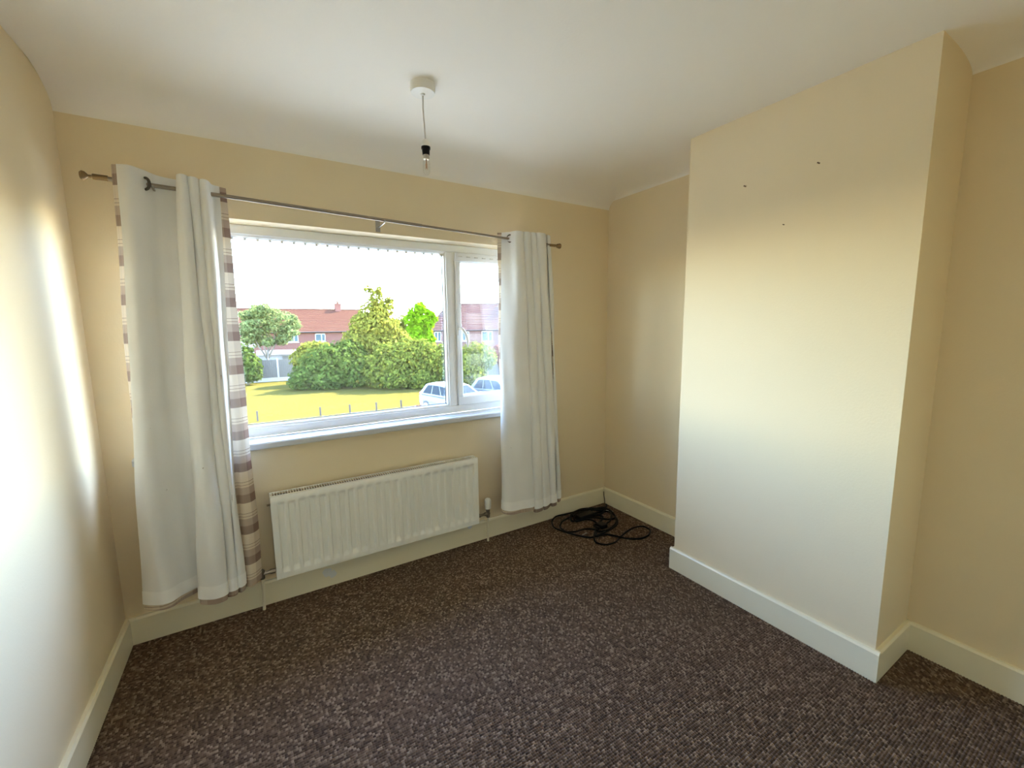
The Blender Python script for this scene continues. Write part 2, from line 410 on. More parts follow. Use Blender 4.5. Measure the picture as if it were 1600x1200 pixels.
# ------------------------------------------------------------------ radiator
def radiator():
    x0, x1, z0, z1, yf = .615, 1.778, .166, .612, -.100
    t = empty('radiator', ((x0+x1)/2, 0, 0), 'long white fluted panel radiator on the wall under the window', 'radiator')
    L = Vector(t.location)
    def P(mb, name, mat, par=None, **k):
        mb.v = [tuple(Vector(p)-L) for p in mb.v]
        return mb.build(name, mat, par or t, **k)
    nf = 23; mx = .018; pw = (x1-x0-2*mx)/nf
    cols = [(x0, 0), (x0+.003, .0)]
    us = [.0, .13, .19, .27, .50, .73, .81, .87]; ds = [0, 0, .40, 1, 1.04, 1, .40, 0]
    for k in range(nf):
        for u, d in zip(us, ds): cols.append((x0+mx+(k+u)*pw, d))
    cols += [(x1-.003, 0), (x1, 0)]
    zs = [(z0, 0), (z0+.032, 0), (z0+.035, .15), (z0+.052, 1), (z0+.058, 1), (z1-.058, 1), (z1-.054, 1), (z1-.038, .15), (z1-.035, 0), (z1-.004, 0), (z1, 0)]
    vs = []; fs = []
    for z, e in zs:
        for x, d in cols: vs.append((x, yf+.015*d*e+(.004 if z in (z0, z1) else 0), z))
    n = len(cols)
    for i in range(len(zs)-1):
        for j in range(n-1): fs.append((i*n+j, i*n+j+1, (i+1)*n+j+1, (i+1)*n+j))
    P(MB().add(vs, fs), 'front_panel', M['rad'], smooth=50)
    P(MB().box(x0+.002, x1-.002, yf+.021, yf+.024, z0, z1-.002), 'water_channel_plate', M['rad'])
    P(MB().box(x0+.012, x1-.012, -.042, -.034, z0+.01, z1-.012), 'rear_panel', plain('rear_steel_painted_shade', (.10, .09, .08), .6))  # dark colour paints in the shade seen through the grille slots
    for xa, xb in ((x0-.003, x0+.001), (x1-.001, x1+.003)):
        P(MB().box(xa, xb, yf+.002, -.028, z0-.002, z1+.001), 'side_panel', M['rad'], bevel=.001)
    g = MB(); gz = z1-.004
    g.box(x0, x1, yf, yf+.010, gz, gz+.005).box(x0, x1, -.036, -.029, gz, gz+.005)
    k = x0+.004
    while k < x1-.004:
        g.box(k, k+.0028, yf+.010, -.036, gz, gz+.004); k += .0125
    P(g, 'top_grille', M['rad'])
    P(MB().box(x0+.004, x1-.004, yf+.026, -.043, gz-.05, gz-.045), 'fin_channel', plain('fin_steel_painted_shade', (.03, .025, .02), .6))  # near-black colour stands in for shade below the slots
    P(MB().lathe([(.004, 0), (.007, .001), (.007, .010), (.004, .012)], (x0-.003, -.065, z1-.05), 'x', 10).lathe([(.003, -.016), (.005, -.015), (.005, 0), (.003, 0)], (x0-.003, -.065, z1-.05), 'x', 10), 'bleed_valve', M['brass'])
    for sx in (x0+.12, x1-.12):
        P(MB().box(sx-.02, sx+.02, -.034, -.002, z0+.05, z1-.06), 'wall_bracket', M['rad'])
    # thermostatic valve on the right
    vx, vy = 1.862, -.068
    v = P(MB().tube([(x1+.002, vy, .205), (vx+.012, vy, .205)], .0085, 10).lathe([(.012, 0), (.0125, .004), (.0125, .018), (.012, .022)], (x1+.004, vy, .205), 'x', 6)
          .lathe([(.011, 0), (.013, .003), (.013, .020), (.010, .024)], (vx-.028, vy, .205), 'x', 6)
          .lathe([(.011, -.026), (.013, -.024), (.013, -.006), (.011, -.002), (.012, .014), (.013, .018), (.013, .030), (.010, .034)], (vx, vy, .205), 'z', 10), 'valve', M['brass'], smooth=40)
    v2 = P(MB().lathe([(.012, 0), (.0200, .003), (.0210, .012), (.0205, .020), (.0225, .028), (.0225, .052), (.0200, .066), (.012, .073), (.003, .074)], (vx, vy, .238), 'z', 20), 'valve_head', M['plastic'], v, smooth=40)
    v2.location = (0, 0, 0)
    P(MB().tube([(vx, vy, .182), (vx, vy+.004, .1), (vx+.003, vy+.012, .004)], .0075, 10), 'pipe', M['pipe'], smooth=40)
    # lockshield valve on the left, behind the curtain's edge
    vx, vy = .548, -.068
    P(MB().tube([(x0-.002, vy, .208), (vx-.01, vy, .205)], .0085, 10).lathe([(.012, 0), (.0125, .004), (.0125, .02), (.012, .024)], (x0-.03, vy, .207), 'x', 6), 'valve_tail', M['chrome'], smooth=40)
    P(MB().lathe([(.010, -.026), (.013, -.024), (.013, -.004), (.011, 0), (.013, .010), (.013, .020), (.008, .026)], (vx, vy, .205), 'z', 10), 'valve', M['brass'], smooth=40)
    P(MB().tube([(vx, vy, .182), (vx, vy+.006, .09), (vx-.004, vy+.014, .004)], .0075, 10), 'pipe', M['pipe'], smooth=40)
radiator()

# ------------------------------------------------------------------ curtain rod
ROD_Y = -.135
def rod_z(x): return 2.045+(1.976-2.045)*(x-.08)/(2.38-.08)
def rod():
    t = empty('curtain_rod', (1.25, 0, rod_z(1.25)), 'thin bronze metal curtain rod across the top of the window', 'curtain rod')
    L = Vector(t.location)
    def P(mb, name, mat, **k):
        mb.v = [tuple(Vector(p)-L) for p in mb.v]; return mb.build(name, mat, t, **k)
    a, b, c, d = .118, 1.45, .0, 2.375
    P(MB().tube([(a, ROD_Y, rod_z(a)), (b, ROD_Y, rod_z(b))], .0085, 14), 'pole', M['rod'], smooth=40)
    P(MB().tube([(b-.05, ROD_Y, rod_z(b-.05)), (d, ROD_Y, rod_z(d))], .0068, 14), 'inner_pole', M['rod'], smooth=40)
    P(MB().lathe([(.0105, .045), (.011, .005), (.0105, 0), (.006, -.002), (.0055, -.012), (.010, -.016), (.016, -.022), (.018, -.030), (.013, -.036), (.003, -.037)], (a, ROD_Y, rod_z(a)), 'x', 16), 'finial', M['finial'], smooth=40)
    P(MB().lathe([(.0085, -.05), (.0085, -.002), (.006, 0), (.0055, .006), (.011, .010), (.013, .016), (.015, .026), (.017, .030), (.016, .038), (.003, .040)], (d, ROD_Y, rod_z(d)), 'x', 16), 'finial', M['finial'], smooth=40)
    for bx in (.30, 1.245, 2.30):
        z = rod_z(bx)
        P(MB().box(bx-.012, bx+.012, -.004, 0, z-.035, z+.030).tube([(bx, -.003, z-.012), (bx, -.06, z-.015), (bx, ROD_Y, z-.0125)], .0045, 8)
          .tube([(bx, ROD_Y-.012, z-.002), (bx, ROD_Y-.008, z-.012), (bx, ROD_Y, z-.014), (bx, ROD_Y+.010, z-.010), (bx, ROD_Y+.012, z)], .0035, 6), 'bracket', M['chrome'], smooth=40)
rod()

# ------------------------------------------------------------------ curtains
def catmull(pts, n=7):
    pts = np.array(pts, float); P = np.vstack([2*pts[0]-pts[1], pts, 2*pts[-1]-pts[-2]]); out = []
    for i in range(1, len(P)-2):
        for k in range(n):
            t = k/n
            # tension 0.6 keeps the pleats from overshooting
            m1 = .42*(P[i+1]-P[i-1]); m2 = .42*(P[i+2]-P[i])
            out.append((2*t**3-3*t*t+1)*P[i]+(t**3-2*t*t+t)*m1+(-2*t**3+3*t*t)*P[i+1]+(t**3-t*t)*m2)
    out.append(P[-2]); return np.array(out)

def curtain(name, label, knots, ytop_px, ybot_px, ztop_fn, zbot_fn, marL, marR, eyelets, seed):
    rng = np.random.RandomState(seed)
    top = catmull([(at(px, ytop_px, y-.035)[0], y-.035) for px, y, _, _ in knots])
    bot = catmull([(at(px, ybot_px, y-.025)[0], y-.025) for _, _, px, y in knots])
    n = len(top); R = 34
    arc = np.concatenate([[0], np.cumsum(np.hypot(*(np.diff((top+bot)/2, axis=0)).T))])
    Lz = arc[-1]
    rows = []
    ph = rng.rand(6)*6.28
    for r in range(R+1):
        t = r/R
        e = t**.9
        xy = top*(1-e)+bot*e
        # loose waviness growing towards the hem
        wob = .006*np.sin(arc*31+t*5+ph[0])*t+.004*np.sin(arc*57-t*9+ph[1])*t**.5+.003*np.sin(t*17+arc*12+ph[2])
        d = np.gradient(xy, axis=0); d /= np.linalg.norm(d, axis=1, keepdims=True)+1e-9
        nr = np.stack([d[:, 1], -d[:, 0]], 1)          # room side (lining)
        xy = xy+nr*wob[:, None]
        xy[:, 1] = np.minimum(xy[:, 1], -.042)
        d = np.gradient(xy, axis=0); d /= np.linalg.norm(d, axis=1, keepdims=True)+1e-9
        nr = np.stack([d[:, 1], -d[:, 0]], 1)
        zz = np.array([ztop_fn(a/Lz)*(1-t)+zbot_fn(a/Lz)*t for a in arc])
        rows.append((xy, nr, zz))
    mid = rows[R//2][0]; base = Vector((float(mid[:, 0].mean()), float(mid[:, 1].mean()), float(rows[-1][2].min())))
    T_ = empty(name, base, label, 'curtain', 'pair of curtains on the rod')
    def sheet(pname, mat, a_fn, b_fn, off, r_from, r_to, nu, zshift=0.0):
        vs = []; uv = []; fs = []; nr_ = r_to-r_from
        rr = np.linspace(r_from, r_to, max(2, int(round(nr_*1.0))+1)) if nr_ >= 2 else np.array([r_from, (r_from+r_to)/2, r_to])
        for r in rr:
            i = min(int(r), R-1); fq = r-i; t = r/R
            xy = rows[i][0]*(1-fq)+rows[i+1][0]*fq; nv = rows[i][1]*(1-fq)+rows[i+1][1]*fq; zz = rows[i][2]*(1-fq)+rows[i+1][2]*fq
            s = np.linspace(a_fn(t), Lz-b_fn(t), nu)
            for q in s:
                x = np.interp(q, arc, xy[:, 0])+off*np.interp(q, arc, nv[:, 0]); y = np.interp(q, arc, xy[:, 1])+off*np.interp(q, arc, nv[:, 1])
                z = np.interp(q, arc, zz)+zshift
                vs.append((x-base.x, y-base.y, z-base.z)); uv.append((q, z))
        for i in range(len(rr)-1):
            for j in range(nu-1): fs.append((i*nu+j, i*nu+j+1, (i+1)*nu+j+1, (i+1)*nu+j))
        o = MB().add(vs, fs).build(pname, mat, T_, smooth=True, uv=uv, recalc=False); return o
    NU = n
    f = sheet('plaid_face', M['plaid'], lambda t: 0, lambda t: 0, 0, 0, R, NU)
    l = sheet('lining', M['lining'], marL, marR, .0045, 0, R*.984, NU)
    sheet('hem', M['hem'], marL, marR, .0062, R*.952, R*.985, NU)
    for (ex, ez, ey, nrm) in eyelets:
        MB().torus(.022, .0055, (ex-base.x, ey-base.y, ez-base.z), nrm, 24, 8).build('eyelet', plain('eyelet_metal', (.10, .085, .07), .35, .8), T_, smooth=True)
    return T_

L_kn = [  # px_top, y_top, px_bottom, y_bottom
    (178, -.125, 226, -.120), (190, -.140, 236, -.155), (204, -.150, 250, -.170), (226, -.112, 268, -.150), (244, -.070, 284, -.105), (264, -.050, 300, -.070), (279, -.050, 314, -.060),
    (283, -.070, 318, -.085), (277.5, -.125, 312, -.160), (285, -.152, 334, -.195), (292, -.130, 354, -.175), (295, -.050, 360, -.085), (293.5, -.120, 357, -.135), (301, -.148, 363, -.150), (309, -.125, 369, -.148),
    (311.5, -.050, 372, -.135), (310, -.120, 374, -.145), (318, -.146, 377, -.150), (325, -.128, 381, -.135), (329, -.090, 384, -.100), (333, -.075, 394, -.120), (342, -.065, 404, -.110), (352, -.055, 413, -.075)]
eyL = at(228, 293, -.147)
curtain('curtain', 'left-hand curtain, wider, white lining to the room with plaid edge beside the radiator', L_kn, 285, 930,
        lambda u: 2.092-.015*u, lambda u: .232-.045*min(1, u*1.6)+.035*max(0, u-.6), lambda t: .045*max(.03, min(1, (.72-t)/.3)*.62), lambda t: .034+.070*t,
        [(float(eyL[0]), rod_z(eyL[0]), -.147, (.75, .65, 0))], 3)
R_kn = [
    (777, -.050, 784.5, -.080), (782, -.060, 784, -.110), (788, -.075, 788, -.140), (797, -.104, 800, -.165), (807, -.148, 818, -.175), (817, -.145, 833, -.155), (821, -.050, 838, -.070),
    (818.5, -.130, 834.5, -.140), (823, -.148, 841, -.162), (828, -.132, 848, -.142), (831, -.050, 851.5, -.060), (828.5, -.125, 849, -.132), (833, -.144, 853, -.148), (837, -.130, 859, -.132), (840.5, -.045, 862.5, -.055),
    (838, -.125, 860, -.122), (844, -.142, 864, -.140), (850.5, -.128, 868, -.124), (853.5, -.045, 871, -.055), (855, -.105, 872, -.105), (860, -.085, 874, -.085)]
eyR = at(797, 377, -.141)
curtain('curtain', 'right-hand curtain, narrower, tightly gathered pale lining with thin plaid edge by the casement', R_kn, 372, 792,
        lambda u: 2.026+.012*u, lambda u: .226-.065*min(1, u*2.4)+.018*u, lambda t: .028*(1-.7*t), lambda t: .004,
        [(float(eyR[0]), rod_z(eyR[0]), -.143, (.80, .60, 0))], 5)

# ------------------------------------------------------------------ pendant light
def pendant():
    x, y = 1.257, -.7235
    t = empty('pendant_light', (x, y, H), 'white ceiling rose with bare clear bulb hanging on a short flex', 'light')
    MB().lathe([(.050, 0), (.050, -.022), (.047, -.034), (.010, -.037), (.003, -.037)], n=36).build('ceiling_rose', M['plastic'], t, smooth=35)
    MB().lathe([(.009, -.036), (.009, -.041), (.004, -.044)], n=14).build('flex_grip', M['plastic'], t, smooth=35)
    MB().tube([(0, 0, -.040), (-.001, .001, -.09), (.002, 0, -.15), (.004, -.001, -.212)], .0032, 8).build('flex', plain('flex_sheath', (.62, .57, .50), .5), t, smooth=True)
    MB().lathe([(.006, -.206), (.013, -.211), (.0155, -.216), (.0155, -.236), (.014, -.238)], (.004, -.001, 0), n=20).build('holder_cap', M['plastic'], t, smooth=35)
    MB().lathe([(.014, -.234), (.0185, -.235), (.0185, -.243), (.016, -.246), (.0145, -.266), (.010, -.267)], (.004, -.001, 0), n=20).build('lamp_holder', M['black'], t, smooth=35)
    b = empty('bulb', (.004, -.001, 0), None, None); b.parent = t
    MB().lathe([(.0125, -.264), (.0125, -.276), (.0135, -.279), (.0115, -.283), (.006, -.284)], n=20).build('bulb_cap', M['bulbcap'], b, smooth=35)
    gm, nt, bs = new_mat('bulb_glass'); nt.nodes.remove(bs)
    tr = N(nt, 'ShaderNodeBsdfTransparent'); gl = N(nt, 'ShaderNodeBsdfGlossy'); gl.inputs['Roughness'].default_value = .03
    mx = N(nt, 'ShaderNodeMixShader'); tr.inputs[0].default_value = (.96, .96, .95, 1)
    nt.links.new(schlick(nt), mx.inputs[0]); nt.links.new(tr.outputs[0], mx.inputs[1]); nt.links.new(gl.outputs[0], mx.inputs[2]); nt.links.new(mx.outputs[0], nt.nodes['Material Output'].inputs[0])
    MB().lathe([(.0105, -.281), (.0125, -.290), (.0145, -.300), (.0145, -.325), (.0125, -.335), (.007, -.342), (.001, -.344)], n=24).build('bulb_glass', gm, b, smooth=True)
    MB().tube([(0, 0, -.283), (0, 0, -.318)], .0028, 8).tube([(-.004, 0, -.300), (-.005, 0, -.322), (.005, 0, -.322), (.004, 0, -.300)], .0008, 5).build('filament_stem', plain('warm_filament', (.55, .32, .16), .4), b, smooth=True)
pendant()

# ------------------------------------------------------------------ cables in the corner
def cable_pile():
    def q(X, Y, z=.008): return on_floor(840+X/7.273, 740+Y/7.273, z)
    def smooth(ps, zs=None, n=6):
        W = [q(a, b, .009+.006*((i*7) % 3)) for i, (a, b) in enumerate(ps)]
        W = [(min(p[0], RW-.035), min(p[1], -.035), p[2]) for p in W]
        return [tuple(p) for p in catmull(W, n)]
    o = on_floor(925, 822); t = empty('cable_pile', (o[0], o[1], 0), 'tangle of black cables with an adapter on the carpet in the corner', 'cable')
    L = Vector(t.location)
    def P(mb, name, mat, **k):
        mb.v = [tuple(Vector(p)-L) for p in mb.v]; return mb.build(name, mat, t, **k)
    p1 = [(430,430),(300,458),(205,490),(162,550),(200,620),(330,668),(480,708),(620,725),(720,685),(820,640),(900,580),(905,520),(850,455),(760,402),(600,402),(450,420),
          (400,480),(285,540),(258,610),(330,660),(420,660),(530,630),(620,630),(690,650)]
    p2 = [(700,580),(660,640),(640,715),(665,780),(780,808),(880,780),(932,730),(1010,660),(1100,612),(1200,600),(1277,640),(1260,700),(1170,738),(1040,738),(945,725),(860,702),(760,690),(660,712),(690,640),(720,590)]
    p3 = [(795,345),(780,380),(700,390),(560,430),(470,450),(560,470),(700,440),(800,430),(840,470),(820,540),(720,590),(640,540),(560,520),(430,540),(420,470),(520,420),(680,400),(800,410),(880,480),(890,560),(800,640),(700,660),(660,640)]
    p4 = [(410,440),(500,405),(640,395),(760,415),(700,470),(590,480),(470,520),(390,540),(380,470),(480,440),(620,455),(740,490),(700,560),(640,590),(700,620)]
    p5 = [(400,470),(450,430),(560,410),(690,395),(790,400),(850,440),(880,500),(800,520),(640,500),(500,510),(420,500),(390,460),(470,415),(620,408),(750,425)]
    for ps, r in ((p5, .0075), (p1, .0062), (p2, .0058), (p3, .0070), (p4, .0080)):
        P(MB().tube(smooth(ps), r, 7), 'cable', M['cable'], smooth=True)
    a = q(540, 500); P(MB().box(a[0]-.075, a[0]+.075, a[1]-.03, a[1]+.03, .006, .040), 'adapter', M['black'], bevel=.005)
    a = q(720, 600); P(MB().box(a[0]-.03, a[0]+.03, a[1]-.04, a[1]+.02, .006, .034), 'plug', M['black'], bevel=.005)
    a = q(540, 690); P(MB().tube([(a[0]-.022, a[1], .010), (a[0]+.022, a[1]+.006, .010)], .004, 8), 'connector', M['chrome'], smooth=True)
    a = q(820, 435); P(MB().tube([(a[0]-.02, a[1]+.02, .016), (a[0]+.015, a[1]-.02, .014)], .005, 8), 'connector', M['plastic'], smooth=True)
cable_pile()
def aerial_lead():
    x, y = RW-.030, -.026
    t = empty('aerial_lead', (x, y, 0), 'thin aerial lead running down the skirting corner beside the black cables', 'cable')
    MB().tube([(.010, .010, .150), (.004, .004, .128), (.002, .002, .105)], .0032, 8).build('painted_end', M['pipe'], t, smooth=True)
    MB().tube([(.002, .002, .105), (.003, 0, .07), (.008, -.004, .03), (.004, -.010, .006)], .0030, 8).build('lead', plain('brown_lead', (.05, .035, .025), .5), t, smooth=True)
aerial_lead()
for i, (y, z, lab) in enumerate(((-1.256, 2.090, 'small rusty wall screw on the chimney breast, leftmost of the three'),
                                 (-1.563, 2.098, 'small rusty wall screw on the chimney breast, rightmost of the three'),
                                 (-1.441, 1.879, 'small rusty wall screw on the chimney breast, lowest of the three'))):
    s = .65 if i < 2 else .45
    o = MB().lathe([(.005*s, .0), (.005*s, -.002), (.0025*s, -.003), (.0025*s, -.016*s), (.005*s, -.017*s), (.005*s, -.020*s), (.002*s, -.021*s)], (0, 0, 0), 'x', 10).build('wall_screw', M['screw'], smooth=35, loc=(RB, y, z))
    tag(o, lab, 'screw', 'screws in the chimney breast')

# ================================================================== outside
GZ = -2.8
OUT = .88
def oc(*cs): return [tuple(x*OUT for x in c) for c in cs]
def ground_mat(name, c1, c2, sc, bm=None):
    c1, c2 = oc(c1, c2)
    m, nt, b = new_mat(name); v = coords(nt); f = noise(nt, v, sc, 6, .65)
    f2 = noise(nt, v, sc*.18, 3); c = mixc(nt, f, c1, c2); c = mixc(nt, math_(nt, 'MULTIPLY', f2, .5), c, c2)
    nt.links.new(c, b.inputs['Base Color']); b.inputs['Roughness'].default_value = .95; b.inputs['Specular IOR Level'].default_value = 0
    if bm: bump(nt, b, noise(nt, v, bm[0], 3), bm[1], bm[2])
    return m
M['lawn'] = ground_mat('dry_lawn', (.028, .0245, .0052), (.070, .057, .013), 2.2, (12, .6, .05))
M['paving'] = ground_mat('pale_concrete', (.15, .14, .125), (.20, .19, .17), 1.2)
struct(MB().box(-70, 90, 19.35, 130, GZ-.3, GZ).build('lawn', M['lawn']))
struct(MB().box(-70, 90, .4, 19.35, GZ-.3, GZ-.02).build('road', M['paving']))
struct(MB().box(-70, 6.9, 19.2, 19.35, GZ-.2, GZ+.03).build('kerb', plain('kerb_concrete', (0.259, 0.241, 0.222), .9, spec=0)))

def leaf_mat(name, dark, light, hi, transl=.45):
    dark, light, hi = oc(dark, light, hi)
    m, nt, b = new_mat(name); nt.nodes.remove(b); out = nt.nodes['Material Output']
    v = coords(nt); f = noise(nt, v, 3.5, 4, .7); f2 = N(nt, 'ShaderNodeTexWhiteNoise', noise_dimensions='3D')
    mp = N(nt, 'ShaderNodeVectorMath', operation='SNAP'); mp.inputs[1].default_value = (.15, .15, .15); nt.links.new(v, mp.inputs[0]); nt.links.new(mp.outputs[0], f2.inputs['Vector'])
    c = ramp(nt, f, [(.33, dark), (.52, light), (.68, hi)]); c = mixc(nt, math_(nt, 'MULTIPLY', f2.outputs['Value'], .45), c, dark)
    d = N(nt, 'ShaderNodeBsdfDiffuse'); t = N(nt, 'ShaderNodeBsdfTranslucent'); mx = N(nt, 'ShaderNodeMixShader'); mx.inputs[0].default_value = transl
    nt.links.new(c, d.inputs[0]); nt.links.new(c, t.inputs[0]); nt.links.new(d.outputs[0], mx.inputs[1]); nt.links.new(t.outputs[0], mx.inputs[2]); nt.links.new(mx.outputs[0], out.inputs[0])
    return m
M['leaf_dark'] = leaf_mat('dark_laurel_leaf', (.015, .028, .006), (.062, .092, .018), (.140, .175, .035))
M['leaf_mid'] = leaf_mat('mid_green_leaf', (.024, .038, .007), (.105, .125, .020), (.26, .25, .040))
M['leaf_gold'] = leaf_mat('golden_leaf', (.038, .046, .008), (.15, .150, .024), (.32, .28, .045))
M['leaf_lime'] = leaf_mat('lime_leaf', (.055, .13, .004), (.13, .26, .006), (.21, .36, .012), .5)
M['leaf_pale'] = leaf_mat('pale_tree_leaf', (.040, .060, .024), (.13, .160, .055), (.26, .28, .10))
M['leaf_red'] = leaf_mat('red_leaf', (.06, .018, .014), (.13, .045, .035), (.19, .08, .06))
M['bark'] = plain('bark', (0.111, 0.093, 0.070), .9, var=.3, vscale=9)

def foliage_mesh(blobs, n, leaf, seed, gap=.0):
    rng = np.random.RandomState(seed); B = np.array(blobs, float)
    wts = (B[:, 3]*B[:, 4]*B[:, 5])**.667; wts /= wts.sum()
    bi = rng.choice(len(B), n, p=wts); d = rng.normal(size=(n, 3)); d /= np.linalg.norm(d, axis=1, keepdims=True)
    rad = np.where(rng.rand(n) < .72, .86+.20*rng.rand(n), .45+.45*rng.rand(n))
    lump = 1+.10*np.sin(d[:, 0]*6+bi)*np.cos(d[:, 2]*7+bi*2)+.07*np.sin(d[:, 1]*9+d[:, 0]*5+bi)
    pos = B[bi, :3]+d*B[bi, 3:6]*(rad*lump)[:, None]
    nr = d+rng.normal(scale=.55, size=(n, 3)); nr[:, 2] += .25; nr /= np.linalg.norm(nr, axis=1, keepdims=True)
    a = np.cross(nr, rng.normal(size=(n, 3))); a /= np.linalg.norm(a, axis=1, keepdims=True); b = np.cross(nr, a)
    s = leaf*(.6+.8*rng.rand(n))[:, None]
    V = np.stack([pos-a*s, pos+b*s*.55+nr*s*.12, pos+a*s, pos-b*s*.55+nr*s*.12], 1).reshape(-1, 3)
    F = np.arange(n*4).reshape(n, 4)
    return V, F
def plant(name, label, cat, base, blobs, n, leaf, mat, seed, trunk=None, group=None):
    """blobs relative to base"""
    t = empty(name, base, label, cat, group)
    V, F = foliage_mesh(blobs, n, leaf, seed)
    V[:, 2] = np.maximum(V[:, 2], .03)
    me = bpy.data.meshes.new('foliage'); me.from_pydata(V.tolist(), [], F.tolist()); me.update(); me.materials.append(mat)
    o = bpy.data.objects.new('foliage', me); C.objects.link(o); o.parent = t
    if trunk:
        mb = MB()
        for pts, rs in trunk: mb.tube(pts, rs, 7)
        mb.build('trunk', M['bark'], t, smooth=True)
    return t
def px_blob(base, px, py, Y, rx, ry, rz):
    p = at(px, py, Y); return (p[0]-base[0], p[1]-base[1], p[2]-base[2], rx, ry, rz)
def stem(h, r=.12): return [([(0, 0, -.1), (.04, 0, h*.5), (0, .03, h)], [r, r*.8, r*.4])]

# big bushes of the hedge along the far edge of the lawn
def bush(label, px, Y, specs, n, leaf, mat, seed, name='garden_bush', group='bushes along the lawn'):
    b = at(px, 560, Y); base = (b[0], b[1], GZ)
    return plant(name, label, 'bush', base, [px_blob(base, *s) for s in specs], n, leaf, mat, seed, stem(1.4, .10), group)
bush('large dark green laurel bush spreading at the lawn edge left of the tall tree', 505, 30.5,
     [(480, 588, 31, 1.1, 1.2, .85), (500, 575, 31, 1.4, 1.4, 1.3), (530, 570, 30.5, 1.6, 1.4, 1.6), (560, 580, 29.8, 1.4, 1.3, 1.2), (545, 556, 31, 1.2, 1.2, 1.1), (468, 597, 31, .7, .9, .5), (515, 592, 30, 1.3, 1.0, .8)], 9000, .15, M['leaf_dark'], 11)
bush('golden green bush rising behind the dark laurel left of the tall tree', 495, 34,
     [(480, 560, 34, 1.2, 1.1, 1.0), (500, 552, 34, 1.2, 1.1, .9), (490, 546, 34, 1.0, .9, .6), (512, 560, 34, 1.0, 1, .9)], 3500, .15, M['leaf_gold'], 12)
bush('broad yellow-green bush in front of the lime tree left of the mullion', 640, 27.5,
     [(590, 580, 28.5, 1.0, 1.1, 1.3), (612, 570, 28, 1.2, 1.2, 1.5), (640, 565, 27.5, 1.3, 1.2, 1.6), (668, 566, 27, 1.2, 1.2, 1.55), (694, 570, 26.5, 1.1, 1.1, 1.5), (625, 590, 27.3, 1.4, 1.0, .8), (665, 592, 26.6, 1.4, 1.0, .75), (600, 553, 29, .8, .8, .7)], 11000, .14, M['leaf_mid'], 13)
bush('rounded yellow-green bush seen through the casement pane', 745, 25.8,
     [(728, 570, 26, 1.0, 1, 1.35), (748, 558, 26, 1.1, 1, 1.1), (761, 560, 26, .65, .7, .8), (738, 585, 25.7, 1.0, 1, .9), (720, 585, 25.8, 1., .9, 1.0)], 5500, .13, M['leaf_mid'], 14)
bush('small red-leaved shrub beside the curtain, behind the rounded bush', 777, 28.5,
     [(776, 555, 28.5, .55, .6, .8), (780, 568, 28.5, .6, .6, .7)], 1300, .11, M['leaf_red'], 15, 'red_shrub')
bush('dark green bush at the left end of the garden fence', 384, 36.6,
     [(376, 560, 36.6, .9, .8, 1.2), (388, 572, 36.4, .9, .8, 1.0), (378, 580, 36.4, .9, .8, .9), (396, 584, 36.2, .6, .6, .6)], 3500, .14, M['leaf_dark'], 16)
bush('low red-brown shrub by the road below the window frame', 655, 15.0,
     [(654, 646, 15, .50, .5, .33), (643, 649, 15, .4, .4, .26), (666, 648, 15, .4, .4, .28)], 1500, .06, M['leaf_red'], 17, 'red_shrub')

def tree(name, label, px, Y, specs, n, leaf, mat, seed, trunk):
    b = at(px, 560, Y); base = (b[0], b[1], GZ)
    return plant(name, label, 'tree', base, [px_blob(base, *s) for s in specs], n, leaf, mat, seed, trunk, 'trees beyond the lawn')
tree('tall_tree', 'tall conical yellow-green tree rising above the hedge in mid window', 583, 32,
     [(588, 470, 32, .55, .55, .95), (584, 490, 32, 1.0, 1, 1.1), (600, 483, 32, .7, .7, .6), (572, 512, 32, 1.2, 1.2, 1.1), (598, 510, 32, 1.2, 1.2, 1.1), (560, 535, 32, 1.2, 1.2, 1.1), (585, 535, 32, 1.5, 1.4, 1.2),
      (615, 530, 32, 1.2, 1.2, 1.1), (630, 545, 32, 1., 1, 1.), (560, 560, 32, 1.3, 1.2, 1.2), (600, 560, 32, 1.6, 1.4, 1.3), (545, 550, 32, .9, .9, .9), (575, 452, 32, .3, .3, .25), (592, 455, 32, .28, .28, .35), (608, 470, 32, .35, .35, .3)],
     12000, .15, M['leaf_gold'], 21, [([(0, 0, -.1), (.1, 0, 3), (.15, 0, 6.2)], [.22, .16, .04])])
tree('lime_tree', 'vivid lime green young tree between the tall tree and the right house', 657, 38,
     [(655, 479, 38, .5, .5, .42), (646, 488, 38, .55, .5, .45), (662, 486, 38, .6, .5, .5), (672, 492, 38, .55, .5, .42), (640, 500, 38, .5, .5, .5), (655, 500, 38, .75, .7, .6), (678, 499, 38, .38, .4, .3), (668, 506, 38, .6, .6, .5), (648, 515, 38, .75, .7, .65),
      (666, 520, 38, .55, .6, .6), (652, 530, 38, .8, .8, .7), (672, 530, 38, .5, .5, .5), (660, 545, 38, 1, 1, .8)],
     4200, .17, M['leaf_lime'], 22, [([(0, 0, -.1), (0, 0, 3), (.1, 0, 5.6)], [.14, .10, .03])])
b0 = at(418, 560, 38.6)
rngt = random.Random(5)
rb = []
for k in range(58):
    a_ = rngt.uniform(0, 2*PI); r_ = rngt.random()**.5
    rb.append((415+r_*48*math.cos(a_), 511+r_*28*math.sin(a_)-3*(1-abs(math.cos(a_))), 38.6+rngt.uniform(-1.2, 1.2), rngt.uniform(.32, .62), rngt.uniform(.3, .6), rngt.uniform(.25, .48)))
